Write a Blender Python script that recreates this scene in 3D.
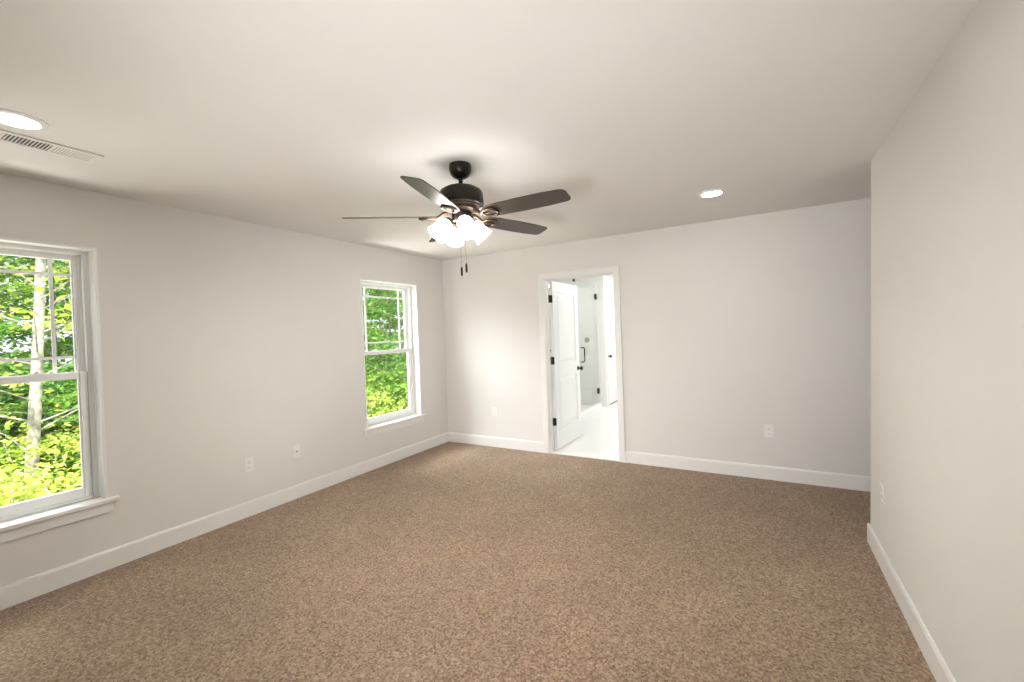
import bpy, bmesh, math, random
from mathutils import Vector, Matrix
random.seed(7)
for o in list(bpy.data.objects): bpy.data.objects.remove(o, do_unlink=True)
S = bpy.context.scene
COL = S.collection
PI = math.pi

# ------------------------------------------------------------------ camera
CAM = Vector((3.695, -4.586, 1.4345)); YAW, PIT, ROL = -0.5234, -0.0116, -0.0359; FPX = 431.1
fw = Vector((math.sin(YAW)*math.cos(PIT), math.cos(YAW)*math.cos(PIT), math.sin(PIT)))
rt = Vector((math.cos(YAW), -math.sin(YAW), 0)); up = rt.cross(fw)
r2 = rt*math.cos(ROL) + up*math.sin(ROL); u2 = -rt*math.sin(ROL) + up*math.cos(ROL)
cd = bpy.data.cameras.new('camera'); cam = bpy.data.objects.new('camera', cd); COL.objects.link(cam)
cd.sensor_width = 36; cd.lens = FPX/1024*36; cd.shift_y = -0.0032; cd.clip_start = 0.02; cd.clip_end = 300
M3 = Matrix((r2, u2, -fw)).transposed()
cam.matrix_world = Matrix.Translation(CAM) @ M3.to_4x4()
S.camera = cam

# ------------------------------------------------------------------ light
S.view_settings.view_transform = 'Standard'; S.view_settings.look = 'None'
S.view_settings.gamma = 1; S.view_settings.use_curve_mapping = False
S.view_settings.exposure = 0.60
w = bpy.data.worlds.new('sky'); S.world = w; w.use_nodes = True
bg = w.node_tree.nodes['Background']; bg.inputs['Color'].default_value = (0.86, 0.94, 1, 1); bg.inputs['Strength'].default_value = 1.35
sd = bpy.data.lights.new('sun', 'SUN'); sun = bpy.data.objects.new('sun', sd); COL.objects.link(sun)
sd.energy = 5.8; sd.angle = 0.01; sd.color = (1, .95, .82)
sun.rotation_euler = Vector((-0.55, 0.30, -1)).to_track_quat('-Z', 'Y').to_euler()
def area(name, loc, dirv, sx, sy, power, color):
    l = bpy.data.lights.new(name, 'AREA'); l.shape = 'RECTANGLE'; l.size = sx; l.size_y = sy; l.energy = power; l.color = color
    o = bpy.data.objects.new(name, l); COL.objects.link(o); o.location = loc
    o.rotation_euler = Vector(dirv).to_track_quat('-Z', 'Y').to_euler(); return o
# added area lamps for skylight, out of view above the two side windows
area('sky_fill_near_window', (-1.5, -3.94, 3.5), (1.5, 0, -2.0), 1.6, 1.2, 25, (0.95, 0.98, 1.0))
area('sky_fill_far_window', (-2.0, -2.1, 3.0), (2.2, 1.15, -1.6), 2.2, 1.4, 255, (0.95, 0.98, 1.0))
# added area lamps for light off the ground, aimed up through the same windows
area('ground_fill_near_window', (-1.3, -3.94, -.7), (1.3, .1, 1.9), 1.6, 1.0, 70, (1, .985, .93))
area('ground_fill_far_window', (-1.3, -1.0, -.7), (1.3, .1, 1.9), 1.6, 1.0, 90, (1, .985, .93))
# unseen fill spot added behind the camera to brighten ceiling and far walls
fl = bpy.data.lights.new('added_fill_spot', 'SPOT'); fill_spot = bpy.data.objects.new('added_fill_spot', fl); COL.objects.link(fill_spot)
fl.energy = 290; fl.spot_size = math.radians(88); fl.spot_blend = 1; fl.shadow_soft_size = .3; fl.color = (1, .99, .97)
fill_spot.location = (3.35, -5.7, .9); fill_spot.rotation_euler = (Vector((2.0, -.05, 2.2)) - fill_spot.location).to_track_quat('-Z', 'Y').to_euler()
FAN_GLOW = 13.0
BULB_GLOW = 1150.0
DOWNLIGHT_GLOW = 25.0
BATH_GLOW = 78.0

# ------------------------------------------------------------------ materials
def mat(name, color, rough=0.6, metal=0, noise=None, bump=None, spec=None):
    m = bpy.data.materials.new(name); m.use_nodes = True
    nt = m.node_tree; b = nt.nodes['Principled BSDF']
    b.inputs['Base Color'].default_value = (*color, 1); b.inputs['Roughness'].default_value = rough; b.inputs['Metallic'].default_value = metal
    if spec is not None: b.inputs['Specular IOR Level'].default_value = spec
    tc = nt.nodes.new('ShaderNodeTexCoord')
    if noise:
        sc, amt = noise
        n = nt.nodes.new('ShaderNodeTexNoise'); n.inputs['Scale'].default_value = sc; n.inputs['Detail'].default_value = 4
        nt.links.new(tc.outputs['Object'], n.inputs['Vector'])
        r = nt.nodes.new('ShaderNodeValToRGB')
        r.color_ramp.elements[0].position = .3; r.color_ramp.elements[1].position = .7
        r.color_ramp.elements[0].color = (*[c*(1-amt) for c in color], 1); r.color_ramp.elements[1].color = (*[min(1, c*(1+amt)) for c in color], 1)
        nt.links.new(n.outputs['Fac'], r.inputs['Fac']); nt.links.new(r.outputs['Color'], b.inputs['Base Color'])
    if bump:
        sc, st, dist = bump
        n = nt.nodes.new('ShaderNodeTexNoise'); n.inputs['Scale'].default_value = sc; n.inputs['Detail'].default_value = 3
        nt.links.new(tc.outputs['Object'], n.inputs['Vector'])
        bp = nt.nodes.new('ShaderNodeBump'); bp.inputs['Strength'].default_value = st; bp.inputs['Distance'].default_value = dist
        nt.links.new(n.outputs['Fac'], bp.inputs['Height']); nt.links.new(bp.outputs['Normal'], b.inputs['Normal'])
    return m
def emit(name, color, strength, base=(.9, .9, .88)):
    m = mat(name, base, .3); b = m.node_tree.nodes['Principled BSDF']
    b.inputs['Emission Color'].default_value = (*color, 1); b.inputs['Emission Strength'].default_value = strength
    return m
M = {}
M['wall'] = mat('greige_wall_paint', (.745, .726, .697), .75, noise=(1.3, .012), bump=(260, .05, .002), spec=.25)
M['ceil'] = mat('ceiling_paint', (.80, .783, .757), .85, noise=(1.1, .012), bump=(180, .06, .002), spec=.2)
M['trim'] = mat('white_trim_paint', (.83, .82, .80), .35, noise=(3, .01))
M['vinyl'] = mat('white_window_vinyl', (.86, .87, .85), .35, noise=(3, .01))
M['door'] = mat('white_door_paint', (.84, .84, .83), .35, noise=(3, .01))
M['plastic'] = mat('white_plastic', (.84, .82, .80), .3, noise=(20, .01))
M['slot'] = mat('dark_slot', (.09, .08, .07), .6, noise=(20, .05))
M['black'] = mat('matte_black_metal', (.012, .012, .012), .4, .3, noise=(30, .1))
M['bronze'] = mat('dark_bronze_metal', (.030, .025, .021), .36, .75, noise=(18, .18))
M['bronze2'] = mat('brushed_bronze_metal', (.115, .080, .055), .42, .85, noise=(18, .18))
M['screw'] = mat('steel_screw', (.5, .5, .5), .3, 1, noise=(50, .05))
M['bathwall'] = mat('white_bathroom_paint', (.84, .84, .82), .6, noise=(1.3, .01))
M['disc'] = mat('grey_disc', (.25, .25, .235), .5, noise=(60, .06))
M['coax'] = mat('coax_brass', (.25, .20, .13), .35, .9, noise=(60, .06))
M['shade'] = emit('lit_frosted_glass', (1, .965, .92), FAN_GLOW)
M['bulb'] = emit('lit_bulb', (1, .97, .92), BULB_GLOW)
M['lens'] = emit('lit_downlight_lens', (1, .96, .90), DOWNLIGHT_GLOW)
M['bathlens'] = emit('lit_bathroom_lens', (1, .985, .96), BATH_GLOW)

def carpet():
    m = bpy.data.materials.new('brown_cut_pile_carpet'); m.use_nodes = True; nt = m.node_tree; b = nt.nodes['Principled BSDF']
    L = nt.links.new; tc = nt.nodes.new('ShaderNodeTexCoord')
    def noise(sc, det=2, rough=.6):
        n = nt.nodes.new('ShaderNodeTexNoise'); n.inputs['Scale'].default_value = sc; n.inputs['Detail'].default_value = det
        n.inputs['Roughness'].default_value = rough; L(tc.outputs['Object'], n.inputs['Vector']); return n
    v = nt.nodes.new('ShaderNodeTexVoronoi'); v.inputs['Scale'].default_value = 112; L(tc.outputs['Object'], v.inputs['Vector'])
    r = nt.nodes.new('ShaderNodeValToRGB'); e = r.color_ramp.elements
    e[0].position = 0.0; e[0].color = (.075, .044, .026, 1); e[1].position = 1; e[1].color = (.64, .49, .35, 1)
    for p, c in ((.28, (.23, .145, .087, 1)), (.62, (.42, .285, .178, 1))):
        k = e.new(p); k.color = c
    sep = nt.nodes.new('ShaderNodeSeparateColor'); L(v.outputs['Color'], sep.inputs['Color'])
    n2 = noise(75, 3, .7)
    mx = nt.nodes.new('ShaderNodeMath'); mx.operation = 'MULTIPLY_ADD'; mx.inputs[1].default_value = .58
    mr = nt.nodes.new('ShaderNodeMapRange'); mr.inputs['From Min'].default_value = .25; mr.inputs['From Max'].default_value = .75; mr.inputs['To Min'].default_value = -.02; mr.inputs['To Max'].default_value = .45
    L(n2.outputs['Fac'], mr.inputs['Value']); L(sep.outputs['Red'], mx.inputs[0]); L(mr.outputs['Result'], mx.inputs[2])
    L(mx.outputs[0], r.inputs['Fac'])
    n3 = noise(2.2, 3, .55)                       # pile lying this way and that
    mr3 = nt.nodes.new('ShaderNodeMapRange'); mr3.inputs['From Min'].default_value = .3; mr3.inputs['From Max'].default_value = .7
    mr3.inputs['To Min'].default_value = .90; mr3.inputs['To Max'].default_value = 1.08; L(n3.outputs['Fac'], mr3.inputs['Value'])
    mul = nt.nodes.new('ShaderNodeMix'); mul.data_type = 'RGBA'; mul.blend_type = 'MULTIPLY'; mul.inputs['Factor'].default_value = 1
    L(r.outputs['Color'], mul.inputs['A']); L(mr3.outputs['Result'], mul.inputs['B']); L(mul.outputs['Result'], b.inputs['Base Color'])
    b.inputs['Roughness'].default_value = 1; b.inputs['Specular IOR Level'].default_value = .05
    b.inputs['Sheen Weight'].default_value = .25; b.inputs['Sheen Roughness'].default_value = .6
    bp = nt.nodes.new('ShaderNodeBump'); bp.inputs['Strength'].default_value = 1.0; bp.inputs['Distance'].default_value = .016
    L(mx.outputs[0], bp.inputs['Height']); L(bp.outputs['Normal'], b.inputs['Normal'])
    return m
M['carpet'] = carpet()
def blade_wood():
    m = mat('espresso_wood_blade', (.040, .030, .024), .46); nt = m.node_tree; b = nt.nodes['Principled BSDF']
    tc = nt.nodes['Texture Coordinate']; mp = nt.nodes.new('ShaderNodeMapping'); mp.inputs['Scale'].default_value = (3, 40, 40)
    n = nt.nodes.new('ShaderNodeTexNoise'); n.inputs['Scale'].default_value = 2; n.inputs['Detail'].default_value = 5
    r = nt.nodes.new('ShaderNodeValToRGB'); r.color_ramp.elements[0].color = (.028, .020, .016, 1); r.color_ramp.elements[1].color = (.065, .050, .040, 1)
    nt.links.new(tc.outputs['Object'], mp.inputs['Vector']); nt.links.new(mp.outputs['Vector'], n.inputs['Vector'])
    nt.links.new(n.outputs['Fac'], r.inputs['Fac']); nt.links.new(r.outputs['Color'], b.inputs['Base Color'])
    b.inputs['Specular IOR Level'].default_value = .75
    return m
M['blade'] = blade_wood()
def glass(name, tint):
    m = bpy.data.materials.new(name); m.use_nodes = True; nt = m.node_tree; nt.nodes.remove(nt.nodes['Principled BSDF'])
    out = nt.nodes['Material Output']; t = nt.nodes.new('ShaderNodeBsdfTransparent'); t.inputs['Color'].default_value = (*tint, 1)
    g = nt.nodes.new('ShaderNodeBsdfGlossy'); g.inputs['Roughness'].default_value = .02
    lw_ = nt.nodes.new('ShaderNodeLayerWeight'); lw_.inputs['Blend'].default_value = .5
    pw = nt.nodes.new('ShaderNodeMath'); pw.operation = 'POWER'; pw.inputs[1].default_value = 5; nt.links.new(lw_.outputs['Facing'], pw.inputs[0])
    f = nt.nodes.new('ShaderNodeMath'); f.operation = 'MULTIPLY_ADD'; f.inputs[1].default_value = .7; f.inputs[2].default_value = .03; nt.links.new(pw.outputs[0], f.inputs[0])
    mx = nt.nodes.new('ShaderNodeMixShader'); nt.links.new(f.outputs[0], mx.inputs[0]); nt.links.new(t.outputs[0], mx.inputs[1]); nt.links.new(g.outputs[0], mx.inputs[2])
    nt.links.new(mx.outputs[0], out.inputs['Surface']); return m
M['pane'] = glass('window_glass', (.985, .99, .985)); M['shower'] = glass('shower_glass', (.97, .98, .97))
def leafmat(name, stops):
    m = bpy.data.materials.new(name); m.use_nodes = True; nt = m.node_tree; b = nt.nodes['Principled BSDF']; out = nt.nodes['Material Output']
    g = nt.nodes.new('ShaderNodeNewGeometry'); r = nt.nodes.new('ShaderNodeValToRGB'); e = r.color_ramp.elements
    e[0].position = 0; e[0].color = (*stops[0], 1); e[1].position = 1; e[1].color = (*stops[-1], 1)
    for i in range(1, len(stops)-1):
        k = e.new(i/(len(stops)-1)); k.color = (*stops[i], 1)
    L = nt.links.new; L(g.outputs['Random Per Island'], r.inputs['Fac']); L(r.outputs['Color'], b.inputs['Base Color'])
    b.inputs['Roughness'].default_value = .45
    t = nt.nodes.new('ShaderNodeBsdfTranslucent'); L(r.outputs['Color'], t.inputs['Color'])
    mx = nt.nodes.new('ShaderNodeMixShader'); mx.inputs[0].default_value = .42
    L(b.outputs[0], mx.inputs[1]); L(t.outputs[0], mx.inputs[2]); L(mx.outputs[0], out.inputs['Surface']); return m
M['leaf'] = leafmat('fresh_green_leaves', [(.13, .30, .035), (.24, .46, .06), (.36, .56, .09), (.50, .62, .12)])
M['leafy'] = leafmat('yellow_green_leaves', [(.30, .46, .05), (.46, .60, .08), (.60, .66, .13), (.70, .68, .22)])
M['leafd'] = leafmat('deep_green_leaves', [(.06, .20, .035), (.11, .30, .05), (.20, .42, .07), (.32, .52, .10)])
M['bark'] = mat('grey_bark', (.24, .215, .185), .9, noise=(9, .5), bump=(14, .6, .03))
M['palebark'] = mat('pale_mottled_bark', (.44, .41, .37), .9, noise=(9, .55), bump=(16, .5, .02))
M['deadwood'] = mat('bleached_dead_wood', (.72, .69, .66), .9, noise=(12, .15))
M['ground'] = mat('forest_floor', (.36, .28, .19), 1, noise=(1.2, .5), bump=(6, .5, .1))
M['siding'] = mat('exterior_siding', (.7, .7, .68), .7, noise=(2, .02))
M['tile'] = mat('white_floor_tile', (.86, .86, .85), .28, noise=(2, .015))
M['recess_dark'] = mat('recess_shade_dark', (.10, .10, .095), .8, noise=(8, .1))  # flat dark colour standing in for shade inside gaps

# ------------------------------------------------------------------ mesh helpers
class MB:
    def __init__(s): s.bm = bmesh.new()
    def box(s, a, b, mtx=None):
        x0, y0, z0 = [min(p, q) for p, q in zip(a, b)]; x1, y1, z1 = [max(p, q) for p, q in zip(a, b)]
        v = [s.bm.verts.new(p) for p in ((x0,y0,z0),(x1,y0,z0),(x1,y1,z0),(x0,y1,z0),(x0,y0,z1),(x1,y0,z1),(x1,y1,z1),(x0,y1,z1))]
        for f in ((3,2,1,0),(4,5,6,7),(0,1,5,4),(1,2,6,5),(2,3,7,6),(3,0,4,7)): s.bm.faces.new([v[i] for i in f])
        if mtx: bmesh.ops.transform(s.bm, matrix=mtx, verts=v)
        return s
    def frustum_panel(s, a, b, axis, d):   # raised field: box whose outer face on `axis` (+x) is inset by d
        x0, y0, z0 = a; x1, y1, z1 = b
        v = [s.bm.verts.new(p) for p in ((x0,y0,z0),(x0,y1,z0),(x0,y1,z1),(x0,y0,z1),(x1,y0+d,z0+d),(x1,y1-d,z0+d),(x1,y1-d,z1-d),(x1,y0+d,z1-d))]
        for f in ((0,1,2,3),(4,5,6,7),(0,1,5,4),(1,2,6,5),(2,3,7,6),(3,0,4,7)): s.bm.faces.new([v[i] for i in f])
        return s
    def lathe(s, prof, n=40, mtx=None, cap=True):
        rings = []
        vs = []
        for r, z in prof:
            if r < 1e-6: rg = [s.bm.verts.new((0, 0, z))]
            else: rg = [s.bm.verts.new((r*math.cos(2*PI*i/n), r*math.sin(2*PI*i/n), z)) for i in range(n)]
            rings.append(rg); vs += rg
        for A, B in zip(rings, rings[1:]):
            for i in range(n):
                j = (i+1) % n
                if len(A) == 1 and len(B) == 1: continue
                if len(A) == 1: q = [A[0], B[j], B[i]]
                elif len(B) == 1: q = [A[i], A[j], B[0]]
                else: q = [A[i], A[j], B[j], B[i]]
                s.bm.faces.new(q)
        if cap:
            for rg in (rings[0], rings[-1]):
                if len(rg) > 2: s.bm.faces.new(rg)
        if mtx: bmesh.ops.transform(s.bm, matrix=mtx, verts=vs)
        return s
    def tube(s, pts, rad, n=8, cap=True):
        pts = [Vector(p) for p in pts]; rad = rad if isinstance(rad, (list, tuple)) else [rad]*len(pts)
        rings = []; prev = None
        for i, p in enumerate(pts):
            t = (pts[min(i+1, len(pts)-1)] - pts[max(i-1, 0)]).normalized()
            a = prev if prev else (Vector((0, 0, 1)) if abs(t.z) < .9 else Vector((1, 0, 0)))
            x = (a - t*a.dot(t)).normalized(); y = t.cross(x); prev = x
            rings.append([s.bm.verts.new(p + (x*math.cos(2*PI*k/n) + y*math.sin(2*PI*k/n))*rad[i]) for k in range(n)])
        for A, B in zip(rings, rings[1:]):
            for k in range(n): s.bm.faces.new([A[k], A[(k+1) % n], B[(k+1) % n], B[k]])
        if cap: s.bm.faces.new(rings[0]); s.bm.faces.new(rings[-1])
        return s
    def prism(s, poly, z0, z1, mtx=None):
        a = [s.bm.verts.new((x, y, z0)) for x, y in poly]; b = [s.bm.verts.new((x, y, z1)) for x, y in poly]
        s.bm.faces.new(a); s.bm.faces.new(b); n = len(poly)
        for i in range(n): s.bm.faces.new([a[i], a[(i+1) % n], b[(i+1) % n], b[i]])
        if mtx: bmesh.ops.transform(s.bm, matrix=mtx, verts=a+b)
        return s
    def build(s, name, m, parent=None, smooth=False, bevel=0, loc=None):
        bmesh.ops.recalc_face_normals(s.bm, faces=s.bm.faces)
        me = bpy.data.meshes.new(name); s.bm.to_mesh(me); s.bm.free()
        o = bpy.data.objects.new(name, me); COL.objects.link(o); me.materials.append(m)
        if parent is not None: o.parent = parent
        if loc is not None: o.location = loc
        if smooth:
            for p in me.polygons: p.use_smooth = True
            try: me.set_sharp_from_angle(angle=math.radians(38))
            except Exception: pass
        if bevel:
            md = o.modifiers.new('bevel', 'BEVEL'); md.width = bevel; md.segments = 2; md.limit_method = 'ANGLE'; md.angle_limit = .6
        return o
def tag(o, label=None, cat=None, group=None, kind=None):
    if label: o['label'] = label
    if cat: o['category'] = cat
    if group: o['group'] = group
    if kind: o['kind'] = kind
    return o
def empty(name, loc, label, cat, group=None, kind=None, rz=0):
    o = bpy.data.objects.new(name, None); COL.objects.link(o); o.location = loc; o.rotation_euler.z = rz; o.empty_display_size = .1
    return tag(o, label, cat, group, kind)
def copy_tree(o, parent=None):
    c = o.copy(); COL.objects.link(c)
    if parent is not None: c.parent = parent
    for ch in list(o.children): copy_tree(ch, c)
    return c
def rotm(axis, ang): return Matrix.Rotation(ang, 4, axis)
T = Matrix.Translation

# ------------------------------------------------------------------ room shell
H = 2.44
XR, YR, LEAN = 4.2727, -1.0673, 0.0518        # outside corner of the right wall, a little out of plumb
YREAR = -6.3; XALC = 5.6
WT = 0.17
DL, DR, DH = 1.512, 2.334, 2.040               # doorway
WZ0, WZ1 = 0.455, 2.078
WINS = [(-4.375, -3.500), (-1.385, -0.510)]
def box_obj(name, boxes, m, label, cat, kind='structure', bevel=0):
    b = MB()
    for a, c in boxes: b.box(a, c)
    o = b.build(name, m, bevel=bevel); tag(o, label, cat, kind=kind); return o

box_obj('floor', [((-WT, YREAR-WT, -.25), (XALC+.12, .075, 0))], M['carpet'], 'brown cut pile carpet covering the bedroom floor', 'carpet floor')
box_obj('floor_bathroom', [((-WT, .075, -.25), (3.4, 5.2, -.003))], M['tile'], 'white tiled floor of the bathroom through the doorway', 'tiled floor')
box_obj('ceiling', [((-WT-.4, YREAR-.6, H), (XALC+.5, 5.6, H+.3))], M['ceil'], 'flat off-white ceiling over the bedroom', 'ceiling')
lw = []
ys = [YREAR-WT]
for a, c in WINS:
    lw.append(((-WT, ys[-1], 0), (0, a, H))); lw.append(((-WT, a, 0), (0, c, WZ0))); lw.append(((-WT, a, WZ1), (0, c, H))); ys.append(c)
lw.append(((-WT, ys[-1], 0), (0, .115, H)))
box_obj('wall_left', lw, M['wall'], 'greige painted wall with the two windows', 'wall')
box_obj('wall_back', [((0, 0, 0), (DL-.02, .115, H)), ((DL-.02, 0, DH+.02), (DR+.02, .115, H)), ((DR+.02, 0, 0), (XALC, .115, H))], M['wall'], 'greige painted far wall with the open doorway', 'wall')
b = MB(); t = .12
pts0 = [(XR, YR), (XR, YREAR), (XR+t, YREAR), (XR+t, YR-t), (XALC, YR-t), (XALC, YR)]
lo = [b.bm.verts.new((x, y, 0)) for x, y in pts0]; hi = [b.bm.verts.new((x+LEAN, y, H)) for x, y in pts0]
b.bm.faces.new(lo); b.bm.faces.new(hi)
for i in range(6): b.bm.faces.new([lo[i], lo[(i+1) % 6], hi[(i+1) % 6], hi[i]])
tag(b.build('wall_right', M['wall']), 'greige painted near wall ending in an outside corner at right', 'wall', kind='structure')
box_obj('wall_alcove', [((XALC, YR-.2, 0), (XALC+.12, .115, H))], M['wall'], 'end wall of the side passage hidden behind the right corner', 'wall')
box_obj('wall_rear', [((-WT, YREAR-WT, 0), (XR+LEAN+t, YREAR, H))], M['wall'], 'greige wall behind the viewer', 'wall')

# baseboards: 12 cm board with an eased top
def baseboard(name, p, q, n, label, lean=0, ends=(0, 0)):
    # p->q along the wall foot, n = inward normal
    p, q, n = Vector((*p, 0)), Vector((*q, 0)), Vector((*n, 0))
    b = MB(); prof = [(0, 0), (.014, 0), (.014, .108), (.009, .122), (0, .124)]
    A = [b.bm.verts.new(p + n*d + Vector((0, 0, z))) for d, z in prof]; B = [b.bm.verts.new(q + n*d + Vector((0, 0, z))) for d, z in prof]
    b.bm.faces.new(A); b.bm.faces.new(B)
    for i in range(5): b.bm.faces.new([A[i], A[(i+1) % 5], B[(i+1) % 5], B[i]])
    return tag(b.build(name, M['trim']), label, 'baseboard', kind='structure')
CAS = .072
baseboard('baseboard_left', (0, YREAR), (0, 0), (1, 0), 'white baseboard along the foot of the window wall')
baseboard('baseboard_back', (.014, 0), (DL-CAS, 0), (0, -1), 'short white baseboard between the far corner and the doorway')
baseboard('baseboard_back.001', (DR+CAS, 0), (XALC, 0), (0, -1), 'long white baseboard right of the doorway on the far wall')
baseboard('baseboard_right', (XR, YREAR), (XR, YR+.014), (-1, 0), 'white baseboard along the near right wall')
baseboard('baseboard_right.001', (XR, YR), (XALC, YR), (0, 1), 'white baseboard round the corner of the right wall')

# ------------------------------------------------------------------ windows
def window(idx, y0, y1, label):
    root = empty('window_%d' % idx, (0, (y0+y1)/2, WZ0), label, 'window', kind='structure')
    hw = (y1-y0)/2; hh = WZ1-WZ0
    J = -.085                                   # where the vinyl unit starts
    b = MB()                                    # painted jamb extension lining the opening, standing 6 mm proud
    b.box((J, -hw, 0), (.006, -hw+.016, hh)); b.box((J, hw-.016, 0), (.006, hw, hh)); b.box((J, -hw+.016, hh-.016), (.006, hw-.016, hh))
    b.build('jamb_lining', M['trim'], root, bevel=.002)
    b = MB().box((J, -hw, -.022), (0, hw, .004)).box((0, -hw-.05, -.022), (.036, hw+.05, .004))
    b.build('window_sill', M['trim'], root, bevel=.005)
    MB().box((0, -hw-.018, -.088), (.016, hw+.018, -.022)).build('apron', M['trim'], root, bevel=.003)
    f = .030
    b = MB()                                    # vinyl frame
    xa, xb = J-.082, J
    e = .016
    b.box((xa, -hw+e, .004), (xb, -hw+e+f, hh-e)); b.box((xa, hw-e-f, .004), (xb, hw-e, hh-e)); b.box((xa, -hw+e+f, hh-e-f*.8), (xb, hw-e-f, hh-e)); b.box((xa, -hw+e+f, .004), (xb, hw-e-f, .022))
    # parting stops
    for sg in (-1, 1):
        b.box((xb-.045, sg*(hw-e-f), .022), (xb-.037, sg*(hw-e-f-.012), hh-e-f*.8))
    b.build('window_frame', M['vinyl'], root, bevel=.002)
    ihw = hw-e-f-.001; mid = (1.262-WZ0)
    def sash(name, xc, z0, z1, bot, top):
        st = .037; d = .030
        s = MB(); x0, x1 = xc-d/2, xc+d/2
        s.box((x0, -ihw, z0), (x1, -ihw+st, z1)); s.box((x0, ihw-st, z0), (x1, ihw, z1)); s.box((x0, -ihw+st, z0), (x1, ihw-st, z0+bot)); s.box((x0, -ihw+st, z1-top), (x1, ihw-st, z1))
        # glazing bead
        for sg in (-1, 1): s.box((xc-.010, sg*(ihw-st), z0+bot), (xc+.010, sg*(ihw-st-.006), z1-top))
        so = s.build(name, M['vinyl'], root, bevel=.003)
        g = MB().box((xc-.002, -ihw+st, z0+bot), (xc+.002, ihw-st, z1-top)).build('pane', M['pane'], so)
        return so, (-ihw+st, ihw-st, z0+bot, z1-top)
    up_, gl = sash('upper_sash', J-.060, mid-.020, hh-e-.028, .040, .034)
    lo_, gl2 = sash('lower_sash', J-.022, .0225, mid+.022, .062, .044)
    g = MB(); xg = J-.060
    k, off = .009, .096
    for y in (gl[0]+off, gl[1]-off): g.box((xg-.004, y-k, gl[2]), (xg+.004, y+k, gl[3]))
    for z in (gl[2]+off, gl[3]-off):
        for ya, yb in ((gl[0], gl[0]+off-k), (gl[0]+off+k, gl[1]-off-k), (gl[1]-off+k, gl[1])): g.box((xg-.004, ya, z-k), (xg+.004, yb, z+k))
    g.build('grille', M['vinyl'], up_)
    for sy in (-.17, .17):
        l = MB().box((J-.030, sy-.03, mid+.022), (J-.010, sy+.03, mid+.028))
        l.lathe([(0, 0), (.011, 0), (.011, .012), (.008, .015), (0, .015)], 16, T((J-.020, sy, mid+.028)))
        l.box((J-.024, sy-.004, mid+.034), (J-.016, sy+.032, mid+.042))
        l.build('sash_lock', M['vinyl'], lo_, bevel=.001)
    return root
window(1, *WINS[0], 'near double-hung window cut off by the left edge of the picture')
window(2, *WINS[1], 'far double-hung window near the corner of the left wall')

# ------------------------------------------------------------------ doorway casing + door
root = empty('trim_1', ((DL+DR)/2, 0, 0), 'white casing and jamb around the open doorway', 'door casing', kind='structure')
cx = (DL+DR)/2; hw = (DR-DL)/2
def casing(s, yf, sgn):
    y1 = yf + sgn*.017
    s.box((-hw-CAS, yf, 0), (-hw-.006, y1, DH+CAS)); s.box((hw+.006, yf, 0), (hw+CAS, y1, DH+CAS)); s.box((-hw-.006, yf, DH+.006), (hw+.006, y1, DH+CAS))
    s.box((-hw-CAS, y1, 0), (-hw-CAS+.016, y1+sgn*.004, DH+CAS)); s.box((hw+CAS-.016, y1, 0), (hw+CAS, y1+sgn*.004, DH+CAS)); s.box((-hw-CAS+.016, y1, DH+CAS-.016), (hw+CAS-.016, y1+sgn*.004, DH+CAS))
b = MB(); casing(b, 0, -1); b.build('casing', M['trim'], root, bevel=.003)
b = MB(); casing(b, .115, 1); b.build('casing', M['trim'], root, bevel=.003)
b = MB(); b.box((-hw-.02, 0, 0), (-hw, .115, DH+.02)); b.box((hw, 0, 0), (hw+.02, .115, DH+.02)); b.box((-hw, 0, DH), (hw, .115, DH+.02))
b.build('jamb', M['trim'], root)
b = MB(); b.box((-hw, .035, 0), (-hw+.011, .075, DH)); b.box((hw-.011, .035, 0), (hw, .075, DH)); b.box((-hw+.011, .035, DH-.011), (hw-.011, .075, DH))
b.build('door_stop', M['trim'], root, bevel=.002)
o = MB().lathe([(0, 0), (.011, 0), (.011, .006), (.006, .010), (0, .010)], 14, T((-hw, .096, 1.205)) @ rotm('Y', PI/2)).build('bumper', M['black'], root); o['label'] = 'small black dot above the middle hinge'
MB().box((-hw, -.004, -.002), (hw, .09, .010)).build('threshold', M['trim'], root, bevel=.004)

# open two-panel door leaf: its hinge edge on the bathroom side of the left jamb, leaf running into the bathroom
DW, DT = .808, .035
door = empty('door_1', (DL+.006, .126, .012), 'white two-panel door standing open into the bathroom', 'door', kind='structure')
b = MB(); DZ = 2.022
st = .115; rails = [(0, .235), (.86, 1.02), (DZ-.125, DZ)]
b.box((0, 0, 0), (DT, st, DZ)).box((0, DW-st, 0), (DT, DW, DZ))
for z0, z1 in rails: b.box((0, st, z0), (DT, DW-st, z1))
for (z0, z1) in ((.235, .86), (1.02, DZ-.125)):
    b.box((.010, st, z0), (DT-.010, DW-st, z1))
b.build('door_panel', M['door'], door, bevel=.003)
for (z0, z1) in ((.235, .86), (1.02, DZ-.125)):
    MB().frustum_panel((DT-.0101, st+.025, z0+.025), (DT-.002, DW-st-.025, z1-.025), 0, .028).build('raised_field', M['door'], door)
for z in (.335, 1.070, 1.810):
    h = MB(); h.box((-.0045, -.034, z-.045), (-.0022, -.001, z+.045)); h.box((.002, -.0015, z-.045), (.033, .0, z+.045))
    h.lathe([(.0065, -.047), (.0065, .047)], 14, T((.006, -.006, z)))
    ho = h.build('hinge', M['black'], door)
    s = MB()
    for dz in (-.03, 0, .03): s.lathe([(.0042, 0), (.0042, .0012), (0, .0016)], 10, T((-.0022, -.018 + (.008 if dz == 0 else -.004), z+dz)) @ rotm('Y', PI/2))
    s.build('screw', M['screw'], ho)
k = MB()
for sg, x in ((1, DT), (-1, 0)):
    k.lathe([(0, 0), (.030, 0), (.030, .006), (.012, .010), (.011, .032), (.022, .038), (.028, .050), (.026, .062), (.014, .068), (0, .069)], 24, T((x, DW-.062, .915)) @ rotm('Y', sg*PI/2))
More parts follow.
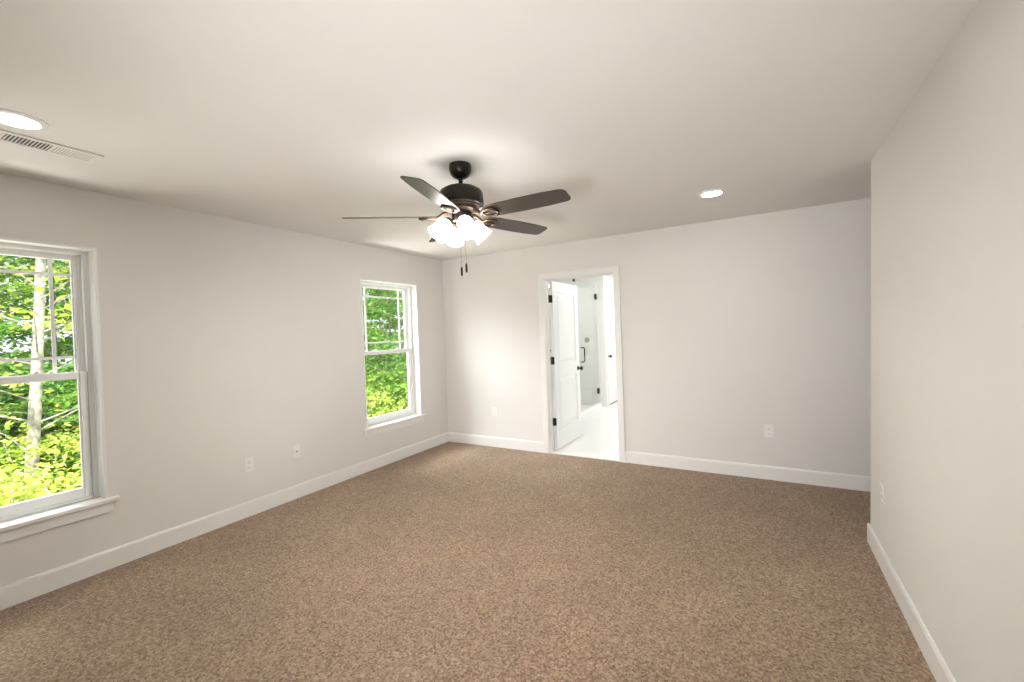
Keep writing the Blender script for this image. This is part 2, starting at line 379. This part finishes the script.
k.box((.006, DW-.001, .888), (DT-.006, DW+.0015, .942))
k.build('door_knob', M['black'], door, smooth=True)

# ------------------------------------------------------------------ bathroom
SX, CX, JX, JY = 1.065, 1.105, 1.205, 3.16     # glass plane, curb face, side wall face, where the side wall begins
b = MB(); b.box((-WT, .115, 0), (-.0, 5.2, H)); b.box((-.0, 5.08, 0), (3.4, 5.2, H)); b.box((3.28, .115, 0), (3.4, 5.08, H))
tag(b.build('wall_bathroom', M['bathwall']), 'white outer walls of the bathroom beyond the doorway', 'wall', kind='structure')
D2A, D2B = 3.275, 4.035                        # second door in the side wall
b = MB(); b.box((JX-.115, JY, 0), (JX, D2A, H)); b.box((JX-.115, D2A, 2.03), (JX, D2B, H)); b.box((JX-.115, D2B, 0), (JX, 5.08, H)); b.box((0, JY, 0), (JX-.115, JY+.1, H))
tag(b.build('wall_side', M['bathwall']), 'white side wall past the shower, holding the farther door', 'wall', kind='structure')
b = MB(); b.box((0, .50, 0), (SX+.05, .60, H)); tag(b.build('wall_shower', M['bathwall']), 'white end wall of the shower hidden behind the open door', 'wall', kind='structure')
box_obj('ceiling_bathroom', [((0, .115, H-.012), (3.28, 5.08, H))], M['bathwall'], 'bright white bathroom ceiling glimpsed under the door head', 'ceiling')
root = empty('door_2', (JX, D2A, 0), 'farther white door in the bathroom side wall, only its knob side showing', 'door', kind='structure')
MB().box((-.045, .003, .018), (-.012, .757, 2.025)).build('door_panel', M['door'], root)
for z0, z1 in ((.2, .85), (1.0, 1.9)): MB().frustum_panel((-.0121, .12, z0), (-.004, .64, z1), 0, .03).build('raised_field', M['door'], root)
b = MB(); b.box((.0, -.062, 0), (.016, .002, 2.09)); b.box((0, .758, 0), (.016, .82, 2.09)); b.box((0, .002, 2.03), (.016, .758, 2.09)); b.build('casing', M['trim'], root, bevel=.003)
k = MB(); k.lathe([(0, 0), (.03, 0), (.03, .006), (.012, .01), (.011, .032), (.022, .038), (.028, .05), (.026, .062), (.014, .068), (0, .069)], 20, T((-.012, .085, .925)) @ rotm('Y', PI/2))
k.build('door_knob', M['black'], root, smooth=True)
MB().box((-.045, .003, .0), (-.0125, .757, .017)).build('gap_shade', M['recess_dark'], root)  # dark strip filling the gap, shade under the door as colour
# shower: tray with curb, fixed glass + glass door, all one enclosure
root = empty('shower_enclosure', (SX, 2.3, 0), 'frameless glass shower enclosure on a white curb, seen past the open door', 'shower')
b = MB(); b.box((-SX+.002, -1.698, -.002), (-.06, .858, .025)); b.box((-.06, -1.698, -.002), (CX-SX, .858, .075)); b.build('shower_tray', M['tile'], root, bevel=.006)
GZ = 2.27
MB().box((-.005, -1.695, .077), (.005, -.185, GZ)).build('fixed_panel', M['shower'], root)
gd = MB().box((-.005, -.177, .082), (.005, .832, GZ)).build('glass_door', M['shower'], root)
MB().box((-.02, .838, .075), (.03, .858, GZ+.02)).build('wall_channel', M['trim'], root)
for z in (.30, 2.045):
    MB().box((-.016, .775, z-.05), (.016, .838, z+.05)).build('hinge', M['black'], gd, bevel=.003)
h = MB().tube([(0, -.010, .90), (.045, -.010, .90), (.058, -.010, .915), (.058, -.010, 1.125), (.045, -.010, 1.14), (0, -.010, 1.14)], .011, 10); h.build('pull_handle', M['black'], gd, smooth=True)
o = MB().lathe([(0, 0), (.050, 0), (.050, .010), (.046, .014), (0, .014)], 40, T((.858, JY-.0005, 1.246)) @ rotm('X', PI/2)).build('round_plate', M['disc'])
tag(o, 'flat round grey disc on the shower wall, seen through the glass', 'wall disc')
MB().box((-.014, -.255, GZ-.035), (.014, -.215, GZ+.025)).build('glass_clamp', M['black'], root, bevel=.003)
# unseen ceiling lights, added to light the bathroom
def bath_fill_light(x, y, label):
    r = empty('added_bath_light', (x, y, H-.012), label, 'added ceiling light')
    MB().lathe([(0, 0), (.15, 0), (.15, -.02), (.14, -.022), (0, -.022)], 40).build('base', M['trim'], r, smooth=True)
    MB().lathe([(.138, -.022), (.132, -.05), (.10, -.075), (.05, -.088), (0, -.092)], 40, cap=False).build('diffuser', M['bathlens'], r, smooth=True)
r = empty('recessed_light', (.55, 2.55, H-.012), 'unseen added light in the ceiling of the shower', 'recessed light')  # unseen lamp, added to brighten the shower
MB().lathe([(.070, -.0005), (.096, -.0005), (.096, -.003), (.088, -.008), (.072, -.010), (.070, -.006), (.070, -.0005)], 48, cap=False).build('trim_ring', M['trim'], r, smooth=True)
MB().lathe([(0, -.001), (.0705, -.001), (.0705, -.004), (0, -.0055)], 48, cap=False).build('lens', M['bathlens'], r, smooth=True)
bath_fill_light(2.35, 3.6, 'unseen added ceiling light in the far half of the bathroom')
bath_fill_light(2.75, 1.75, 'unseen added ceiling light in the near half of the bathroom')

# ------------------------------------------------------------------ ceiling lights and vent
def downlight(x, y, label):
    r = empty('recessed_light', (x, y, H), label, 'recessed light', 'recessed downlights')
    MB().lathe([(.070, -.0005), (.096, -.0005), (.096, -.003), (.088, -.008), (.072, -.010), (.070, -.006), (.070, -.0005)], 48, cap=False).build('trim_ring', M['trim'], r, smooth=True)
    MB().lathe([(0, -.001), (.0705, -.001), (.0705, -.004), (0, -.0055)], 48, cap=False).build('lens', M['lens'], r, smooth=True)
    return r
downlight(.915, -4.01, 'recessed ceiling light beside the vent at upper left')
downlight(3.40, -.964, 'recessed ceiling light right of the fan')
r = empty('ceiling_vent', (.660, -3.851, H), 'white two-bank ceiling air register by the window wall', 'air vent')
VL, VW = .184, .076
b = MB(); fr = .022; z0, z1 = -.008, -.0005
b.box((-VW, -VL, z0), (-VW+fr, VL, z1)).box((VW-fr, -VL, z0), (VW, VL, z1)).box((-VW+fr, VL-fr-.01, z0), (VW-fr, VL, z1)).box((-VW+fr, -VL, z0), (VW-fr, -VL+fr+.01, z1)).box((-VW+fr, .002, z0), (VW-fr, .016, z1))
b.build('frame', M['plastic'], r, bevel=.002)
MB().box((-VW+fr, -VL+fr+.01, -.0022), (VW-fr, VL-fr-.01, -.0006)).build('dark_backing', M['recess_dark'], r)  # dark sheet behind the slats, shade put into its colour
for bank, (ya, yb, tilt) in enumerate(((-VL+fr+.011, .0, .95), (.018, VL-fr-.011, -.30))):
    n = 12
    for i in range(n):
        y = ya + (i+.5)*(yb-ya)/n
        MB().box((-VW+fr, -(.0052, .0041)[bank], -.0005), (VW-fr, (.0052, .0041)[bank], .0005), T((0, y, -.0058)) @ rotm('X', tilt*.55)).build('slat', M['plastic'], r)

# ------------------------------------------------------------------ outlets
def outlet(loc, rz, label, kind='duplex'):
    r = empty('wall_outlet' if kind == 'duplex' else 'cable_plate', loc, label, 'outlet' if kind == 'duplex' else 'cable plate', rz=rz)
    MB().box((-.036, -.006, -.058), (.036, 0, .058)).build('cover_plate', M['plastic'], r, bevel=.003)     # faces local -y
    if kind == 'duplex':
        for z in (-.0215, .0215):
            f = MB().lathe([(0, 0), (.0165, 0), (.0160, .0025), (0, .0025)], 24, T((0, -.006, z)) @ Matrix.Diagonal((1, 1, .86, 1)) @ rotm('X', PI/2)).build('receptacle', M['plastic'], r)
            s = MB().box((-.008, -.0091, z-.001), (-.006, -.0084, z+.009)).box((.006, -.0091, z-.001), (.008, -.0084, z+.007)).box((-.002, -.0091, z-.010), (.002, -.0084, z-.006))
            s.build('slots', M['slot'], f)
        MB().lathe([(.003, 0), (.003, .001), (0, .0012)], 10, T((0, -.006, 0)) @ rotm('X', PI/2)).build('screw', M['plastic'], r)
    else:
        MB().lathe([(.0062, 0), (.0062, .004), (.0046, .004), (.0046, .012), (0, .012)], 12, T((0, -.006, -.004)) @ rotm('X', PI/2)).build('coax_jack', M['coax'], r)
        for z in (-.042, .042): MB().lathe([(.003, 0), (.003, .001), (0, .0012)], 10, T((0, -.006, z)) @ rotm('X', PI/2)).build('screw', M['plastic'], r)
    return r
outlet((0, -2.613, .420), PI/2, 'white duplex outlet on the window wall, left of the cable plate')
outlet((0, -2.193, .428), PI/2, 'white cable plate with one jack on the window wall', 'coax')
outlet((.752, 0, .447), 0, 'white duplex outlet on the far wall left of the doorway')
outlet((3.737, 0, .447), 0, 'white duplex outlet on the far wall right of the doorway')
ox = XR + LEAN*.437/H
o = outlet((ox, -1.40, .437), -PI/2, 'white duplex outlet on the near right wall, seen edge-on')

# ------------------------------------------------------------------ ceiling fan
FC = (2.177, -2.498)
fan = empty('ceiling_fan', (FC[0], FC[1], H), 'dark bronze five-blade ceiling fan with four lit glass shades', 'ceiling fan')
MB().lathe([(0, -.0005), (.064, -.0005), (.066, -.012), (.065, -.035), (.059, -.055), (.047, -.071), (.030, -.081), (.018, -.084), (0, -.084)], 48).build('canopy', M['bronze'], fan, smooth=True)
MB().lathe([(.0125, -.08), (.0125, -.125), (.022, -.13), (.026, -.14)], 24).build('downrod', M['bronze'], fan, smooth=True)
MB().lathe([(0, -.126), (.028, -.126), (.060, -.132), (.098, -.143), (.122, -.158), (.129, -.172), (.131, -.205), (.133, -.232), (.128, -.242), (.110, -.246), (0, -.246)], 64).build('motor_housing', M['bronze'], fan, smooth=True)
MB().lathe([(0, -.2455), (.108, -.2455), (.108, -.252), (.092, -.256), (.090, -.264), (.098, -.266), (.098, -.274), (.070, -.280), (0, -.280)], 48).build('flywheel', M['bronze2'], fan, smooth=True)
MB().lathe([(0, -.279), (.056, -.279), (.060, -.284), (.060, -.326), (.054, -.334), (.036, -.338), (0, -.338)], 40).build('switch_housing', M['bronze'], fan, smooth=True)
MB().lathe([(0, -.337), (.032, -.337), (.034, -.352), (.024, -.372), (.020, -.392), (.012, -.404), (0, -.408)], 32).build('light_fitter', M['bronze2'], fan, smooth=True)
BZ = -.307
def blade_outline():
    up_ = [(.150, .042), (.175, .052), (.25, .062), (.40, .067), (.55, .066), (.65, .059), (.664, .056), (.677, .047), (.683, .031)]
    return [(x, y) for x, y in up_] + [(x, -y) for x, y in reversed(up_)]
bl = MB().prism(blade_outline(), -.003, .003).build('blade', M['blade'], fan, bevel=.0015)
br = MB()                                        # bracket arm: neck from the flywheel, open loop plate under the blade root
br.tube([(.085, 0, .020), (.11, 0, .016), (.135, 0, -.002), (.155, 0, -.010)], [.014, .012, .011, .011], 10)
loop = [(.150, .0), (.158, .022), (.185, .037), (.215, .040), (.240, .030), (.250, .0), (.240, -.030), (.215, -.040), (.185, -.037), (.158, -.022), (.150, 0)]
br.tube([(x, y, -.010) for x, y in loop], .0072, 8)
br.tube([(.155, 0, -.010), (.20, 0, -.010), (.246, 0, -.010)], .0062, 8)
for px, py in ((.235, .027), (.235, -.027), (.165, 0)): br.lathe([(.007, 0), (.007, .003), (0, .005)], 10, T((px, py, -.016)) @ rotm('X', PI))
bro = br.build('blade_bracket', M['bronze2'], bl, smooth=True)
PITCH = math.radians(14)
blades = [bl]
for k in range(1, 5):
    c = bl.copy(); COL.objects.link(c); c.parent = fan; d = bro.copy(); COL.objects.link(d); d.parent = c; blades.append(c)
for k, c in enumerate(blades):
    # looking outward along the blade, the right-hand edge is the higher one
    c.matrix_local = T((0, 0, BZ)) @ rotm('Z', math.radians(71+72*k)) @ rotm('X', -PITCH)
# light kit
def shade_parts():
    a = MB().tube([(.018, 0, -.365), (.04, 0, -.352), (.058, 0, -.344), (.066, 0, -.346)], [.009, .008, .008, .009], 10)
    arm = a.build('lamp_arm', M['bronze2'], fan, smooth=True)
    ax = T((.060, 0, -.333)) @ rotm('Y', math.radians(180-45))   # local +z points down and outward
    sk = MB().lathe([(0, -.004), (.020, -.004), (.027, .004), (.028, .022), (.022, .024), (0, .024)], 24, ax).build('socket_cup', M['bronze2'], arm, smooth=True)
    prof = [(.026, .018), (.036, .024), (.043, .038), (.047, .060), (.049, .085), (.053, .108), (.060, .127), (.0575, .127), (.0505, .107), (.0465, .085), (.0445, .060), (.0405, .039), (.034, .028), (.026, .022)]
    sh = MB().lathe(prof, 40, ax, cap=False).build('lamp_shade', M['shade'], fan, smooth=True)
    bb = MB().lathe([(.012, .020), (.014, .040), (.024, .060), (.027, .078), (.022, .094), (.011, .102), (0, .104)], 20, ax).build('bulb', M['bulb'], sh, smooth=True)
    return arm, sh
arm, sh = shade_parts()
sets = [(arm, sh)]
for k in range(1, 4):
    a2 = arm.copy(); s2 = sh.copy()
    for q in (a2, s2): COL.objects.link(q); q.parent = fan
    for src, dst in ((arm, a2), (sh, s2)):
        for ch in src.children:
            c = ch.copy(); COL.objects.link(c); c.parent = dst
    sets.append((a2, s2))
for k, (a, s) in enumerate(sets):
    a.rotation_euler.z = s.rotation_euler.z = math.radians(53+90*k); a.location = s.location = (-.010, -.006, 0)
rx, ry = math.cos(math.radians(30)), math.sin(math.radians(30))
for off, dn, zf in ((-.013, -.02, -.605), (.0155, .02, -.585)):
    px, py = rx*off - ry*dn*0, ry*off + rx*dn*0
    ch = MB().tube([(px*.9, py*.9, -.395), (px, py, -.42), (px, py, zf+.002)], .0007, 6).build('pull_chain', M['bronze'], fan)
    MB().lathe([(0, .002), (.004, 0), (.0062, -.010), (.0062, -.046), (.004, -.054), (0, -.055)], 14, T((px, py, zf))).build('fob', M['bronze'], ch, smooth=True)

# ------------------------------------------------------------------ outside: woodland
GZ0 = -2.6
b = MB()
n = 30
vs = [[b.bm.verts.new((-.6 - 60*i/n, -25 + 75*j/n, GZ0 + 2.4*(i/n)**1.2*1.0 + .25*math.sin(i*1.3+j*.7))) for j in range(n+1)] for i in range(n+1)]
for i in range(n):
    for j in range(n): b.bm.faces.new([vs[i][j], vs[i+1][j], vs[i+1][j+1], vs[i][j+1]])
tag(b.build('ground', M['ground'], smooth=True), 'brown leaf-strewn forest floor outside the windows', 'ground', kind='structure')
def gz(x): return GZ0 + 2.4*max(0, (-x-.6)/60)**1.2

def leaf_mesh(name, clusters, m, parent, size, rng):
    V = []; F = []
    for (cx, cy, cz, R, th, cnt, dr) in clusters:
        for _ in range(cnt):
            a = rng.uniform(0, 2*PI); rr = R*math.sqrt(rng.random())
            p = Vector((cx + rr*math.cos(a), cy + rr*math.sin(a), cz + rng.gauss(0, th) - dr*(rr/R)**2*R))
            h = rng.uniform(0, 2*PI); tl = rng.gauss(0.25, .35); rl = rng.gauss(0, .45)
            d = Vector((math.cos(h)*math.cos(tl), math.sin(h)*math.cos(tl), -math.sin(tl)))
            s = d.cross(Vector((0, 0, 1))).normalized(); nn = s.cross(d); s = s*math.cos(rl) + nn*math.sin(rl); nn = s.cross(d)
            L = size*rng.uniform(.65, 1.25); W = L*.30
            i = len(V)
            V += [p, p + d*L*.45 + s*W + nn*W*.25, p + d*L, p + d*L*.45 - s*W + nn*W*.25, p + d*L*.5]
            F += [(i, i+1, i+2, i+4), (i, i+4, i+2, i+3)]
    me = bpy.data.meshes.new(name); me.from_pydata(V, [], F); me.materials.append(m)
    o = bpy.data.objects.new(name, me); COL.objects.link(o); o.parent = parent
    return o
def tree(x, y, h, r0, m_leaf, label, group=None, seed=0, z_low=.15, crown=2.2, ncl=42, per=85, size=.115, bark='bark', lean=(0, 0), name='tree'):
    rng = random.Random(seed)
    root = empty(name, (x, y, gz(x)), label, 'tree', group)
    path = []; k = 12
    for i in range(k+1):
        f = i/k
        path.append((lean[0]*f*h + .10*math.sin(f*5+seed), lean[1]*f*h + .08*math.sin(f*4+seed*2), f*h - .1))
    t = MB(); t.tube(path, [r0*(1-.72*i/k) for i in range(k+1)], 12)
    cl = []
    for i in range(ncl):
        f = z_low + (1-z_low)*((i+rng.random())/ncl); z = f*h
        q = path[min(k, int(f*k))]; a = rng.uniform(0, 2*PI)
        reach = crown*rng.uniform(.25, 1)*(1-.55*max(0, f-.45)/.55)
        cx_, cy_ = q[0]+reach*math.cos(a), q[1]+reach*math.sin(a); zc = z + reach*rng.uniform(.0, .35)
        R = rng.uniform(.40, .85)*crown/2.2
        cl.append((cx_, cy_, zc, R, .06+.05*rng.random(), int(per*rng.uniform(.6, 1.3)), .18))
        t.tube([(q[0], q[1], z-.15), (q[0]+reach*.5*math.cos(a), q[1]+reach*.5*math.sin(a), z+.1*reach), (cx_, cy_, zc)], [r0*(.10 if bark == 'palebark' else .25)*(1.1-f)+.006, .008, .004], 6)
    t.build('trunk', M[bark], root, smooth=True)
    leaf_mesh('foliage', cl, M[m_leaf], root, size, rng)
    return root
def at_dir(px, dist):                            # a spot on the ground seen in a given direction from the room
    d = fw + (px-512)/FPX*r2; d.z = 0; d.normalize(); return CAM.x + d.x*dist, CAM.y + d.y*dist
x, y = at_dir(9, 9.2)
tree(x, y, 9.5, .088, 'leafy', 'pale mottled trunk with yellow-green sprays outside the near window', seed=3, z_low=.27, crown=2.0, ncl=42, per=70, bark='palebark', lean=(.065, .038), name='pale_trunk_tree')
rng = random.Random(11)
spots = []
for ring, (xr, cnt, ya, yb) in enumerate(((-5.4, 3, -3.0, 12), (-8.6, 7, -4.5, 16), (-12.5, 9, -5, 21), (-17.5, 11, -6, 28), (-25, 11, -7, 36))):
    for i in range(cnt):
        yy = ya + (i+.5)*(yb-ya)/cnt + rng.uniform(-.7, .7); xx = xr + rng.uniform(-1, 1)
        spots.append((ring, xx, yy))
names = ['leafy', 'leaf', 'leafd']
for i, (ring, xx, yy) in enumerate(spots):
    h = rng.uniform(6.5, 9.5) + ring*.9
    tree(xx, yy, h, rng.uniform(.05, .095), rng.choice(['leafy', 'leaf', 'leaf', 'leafd', 'leafd'] if ring < 3 else ['leaf', 'leafd', 'leafd', 'leaf']), 'leafy green tree among the woodland outside the windows', 'woodland trees outside the windows', seed=20+i,
         z_low=.12, crown=1.7+.25*ring, ncl=(40, 44, 52, 58, 62)[ring], per=(70, 80, 95, 105, 110)[ring], size=.11+.04*ring, bark='bark')
def shrub(x, y, h, label, group, seed, m='leafy', wd=1.0):
    rng = random.Random(seed); root = empty('shrub', (x, y, gz(x)), label, 'shrub', group)
    t = MB(); cl = []
    for i in range(24):
        a = rng.uniform(0, 2*PI); rr = wd*rng.uniform(.1, .95); z = h*rng.uniform(.25, 1)
        cl.append((rr*math.cos(a), rr*math.sin(a), z, wd*rng.uniform(.3, .5), .08, int(115*wd), .25))
        t.tube([(0, 0, -.05), (rr*.4*math.cos(a), rr*.4*math.sin(a), z*.6), (rr*math.cos(a), rr*math.sin(a), z)], [.02, .012, .004], 6)
    t.build('stem', M['bark'], root); leaf_mesh('foliage', cl, M[m], root, .078*wd, rng)
for i, (px, d, h) in enumerate(((8, 6.6, 2.9), (62, 7.4, 3.1), (375, 8.6, 2.6), (400, 9.4, 2.5), (352, 10.5, 2.7), (425, 11, 2.4), (-40, 7.4, 3), (110, 8.5, 2.9))):
    x, y = at_dir(px, d); shrub(x, y, h, 'bright yellow-green shrub growing below the windows', 'shrubs below the windows', 70+i, 'leafy')
for i in range(22):
    x, y = at_dir(rng.uniform(-90, 130) if i < 12 else rng.uniform(335, 440), rng.uniform(12, 19)); shrub(x, y, rng.uniform(2.6, 3.6), 'dark green undergrowth between the trees far below the windows', 'undergrowth among the trees', 120+i, rng.choice(['leaf', 'leafd']), 1.7)
# bleached dead twigs under the near window
x, y = at_dir(70, 6.0)
r = empty('dead_branch', (x, y, gz(x)), 'bleached bare branch forking low outside the near window', 'branch')
b = MB(); top = 2.6
b.tube([(0, 0, -.05), (.02, -.05, 1.2), (.05, .0, top-.55), (.0, -.02, top-.2), (.06, .1, top+.25)], [.03, .024, .016, .012, .006], 8)
b.tube([(.05, 0, top-.55), (.0, -.18, top-.38), (-.05, -.30, top-.28)], [.012, .009, .004], 6); b.tube([(.0, -.02, top-.2), (.05, -.16, top), (0, -.22, top+.12)], [.009, .007, .003], 6)
b.tube([(.02, -.05, 1.7), (.1, .2, 2.1), (.05, .28, 2.5)], [.012, .009, .004], 6)
b.build('twigs', M['deadwood'], r, smooth=True)
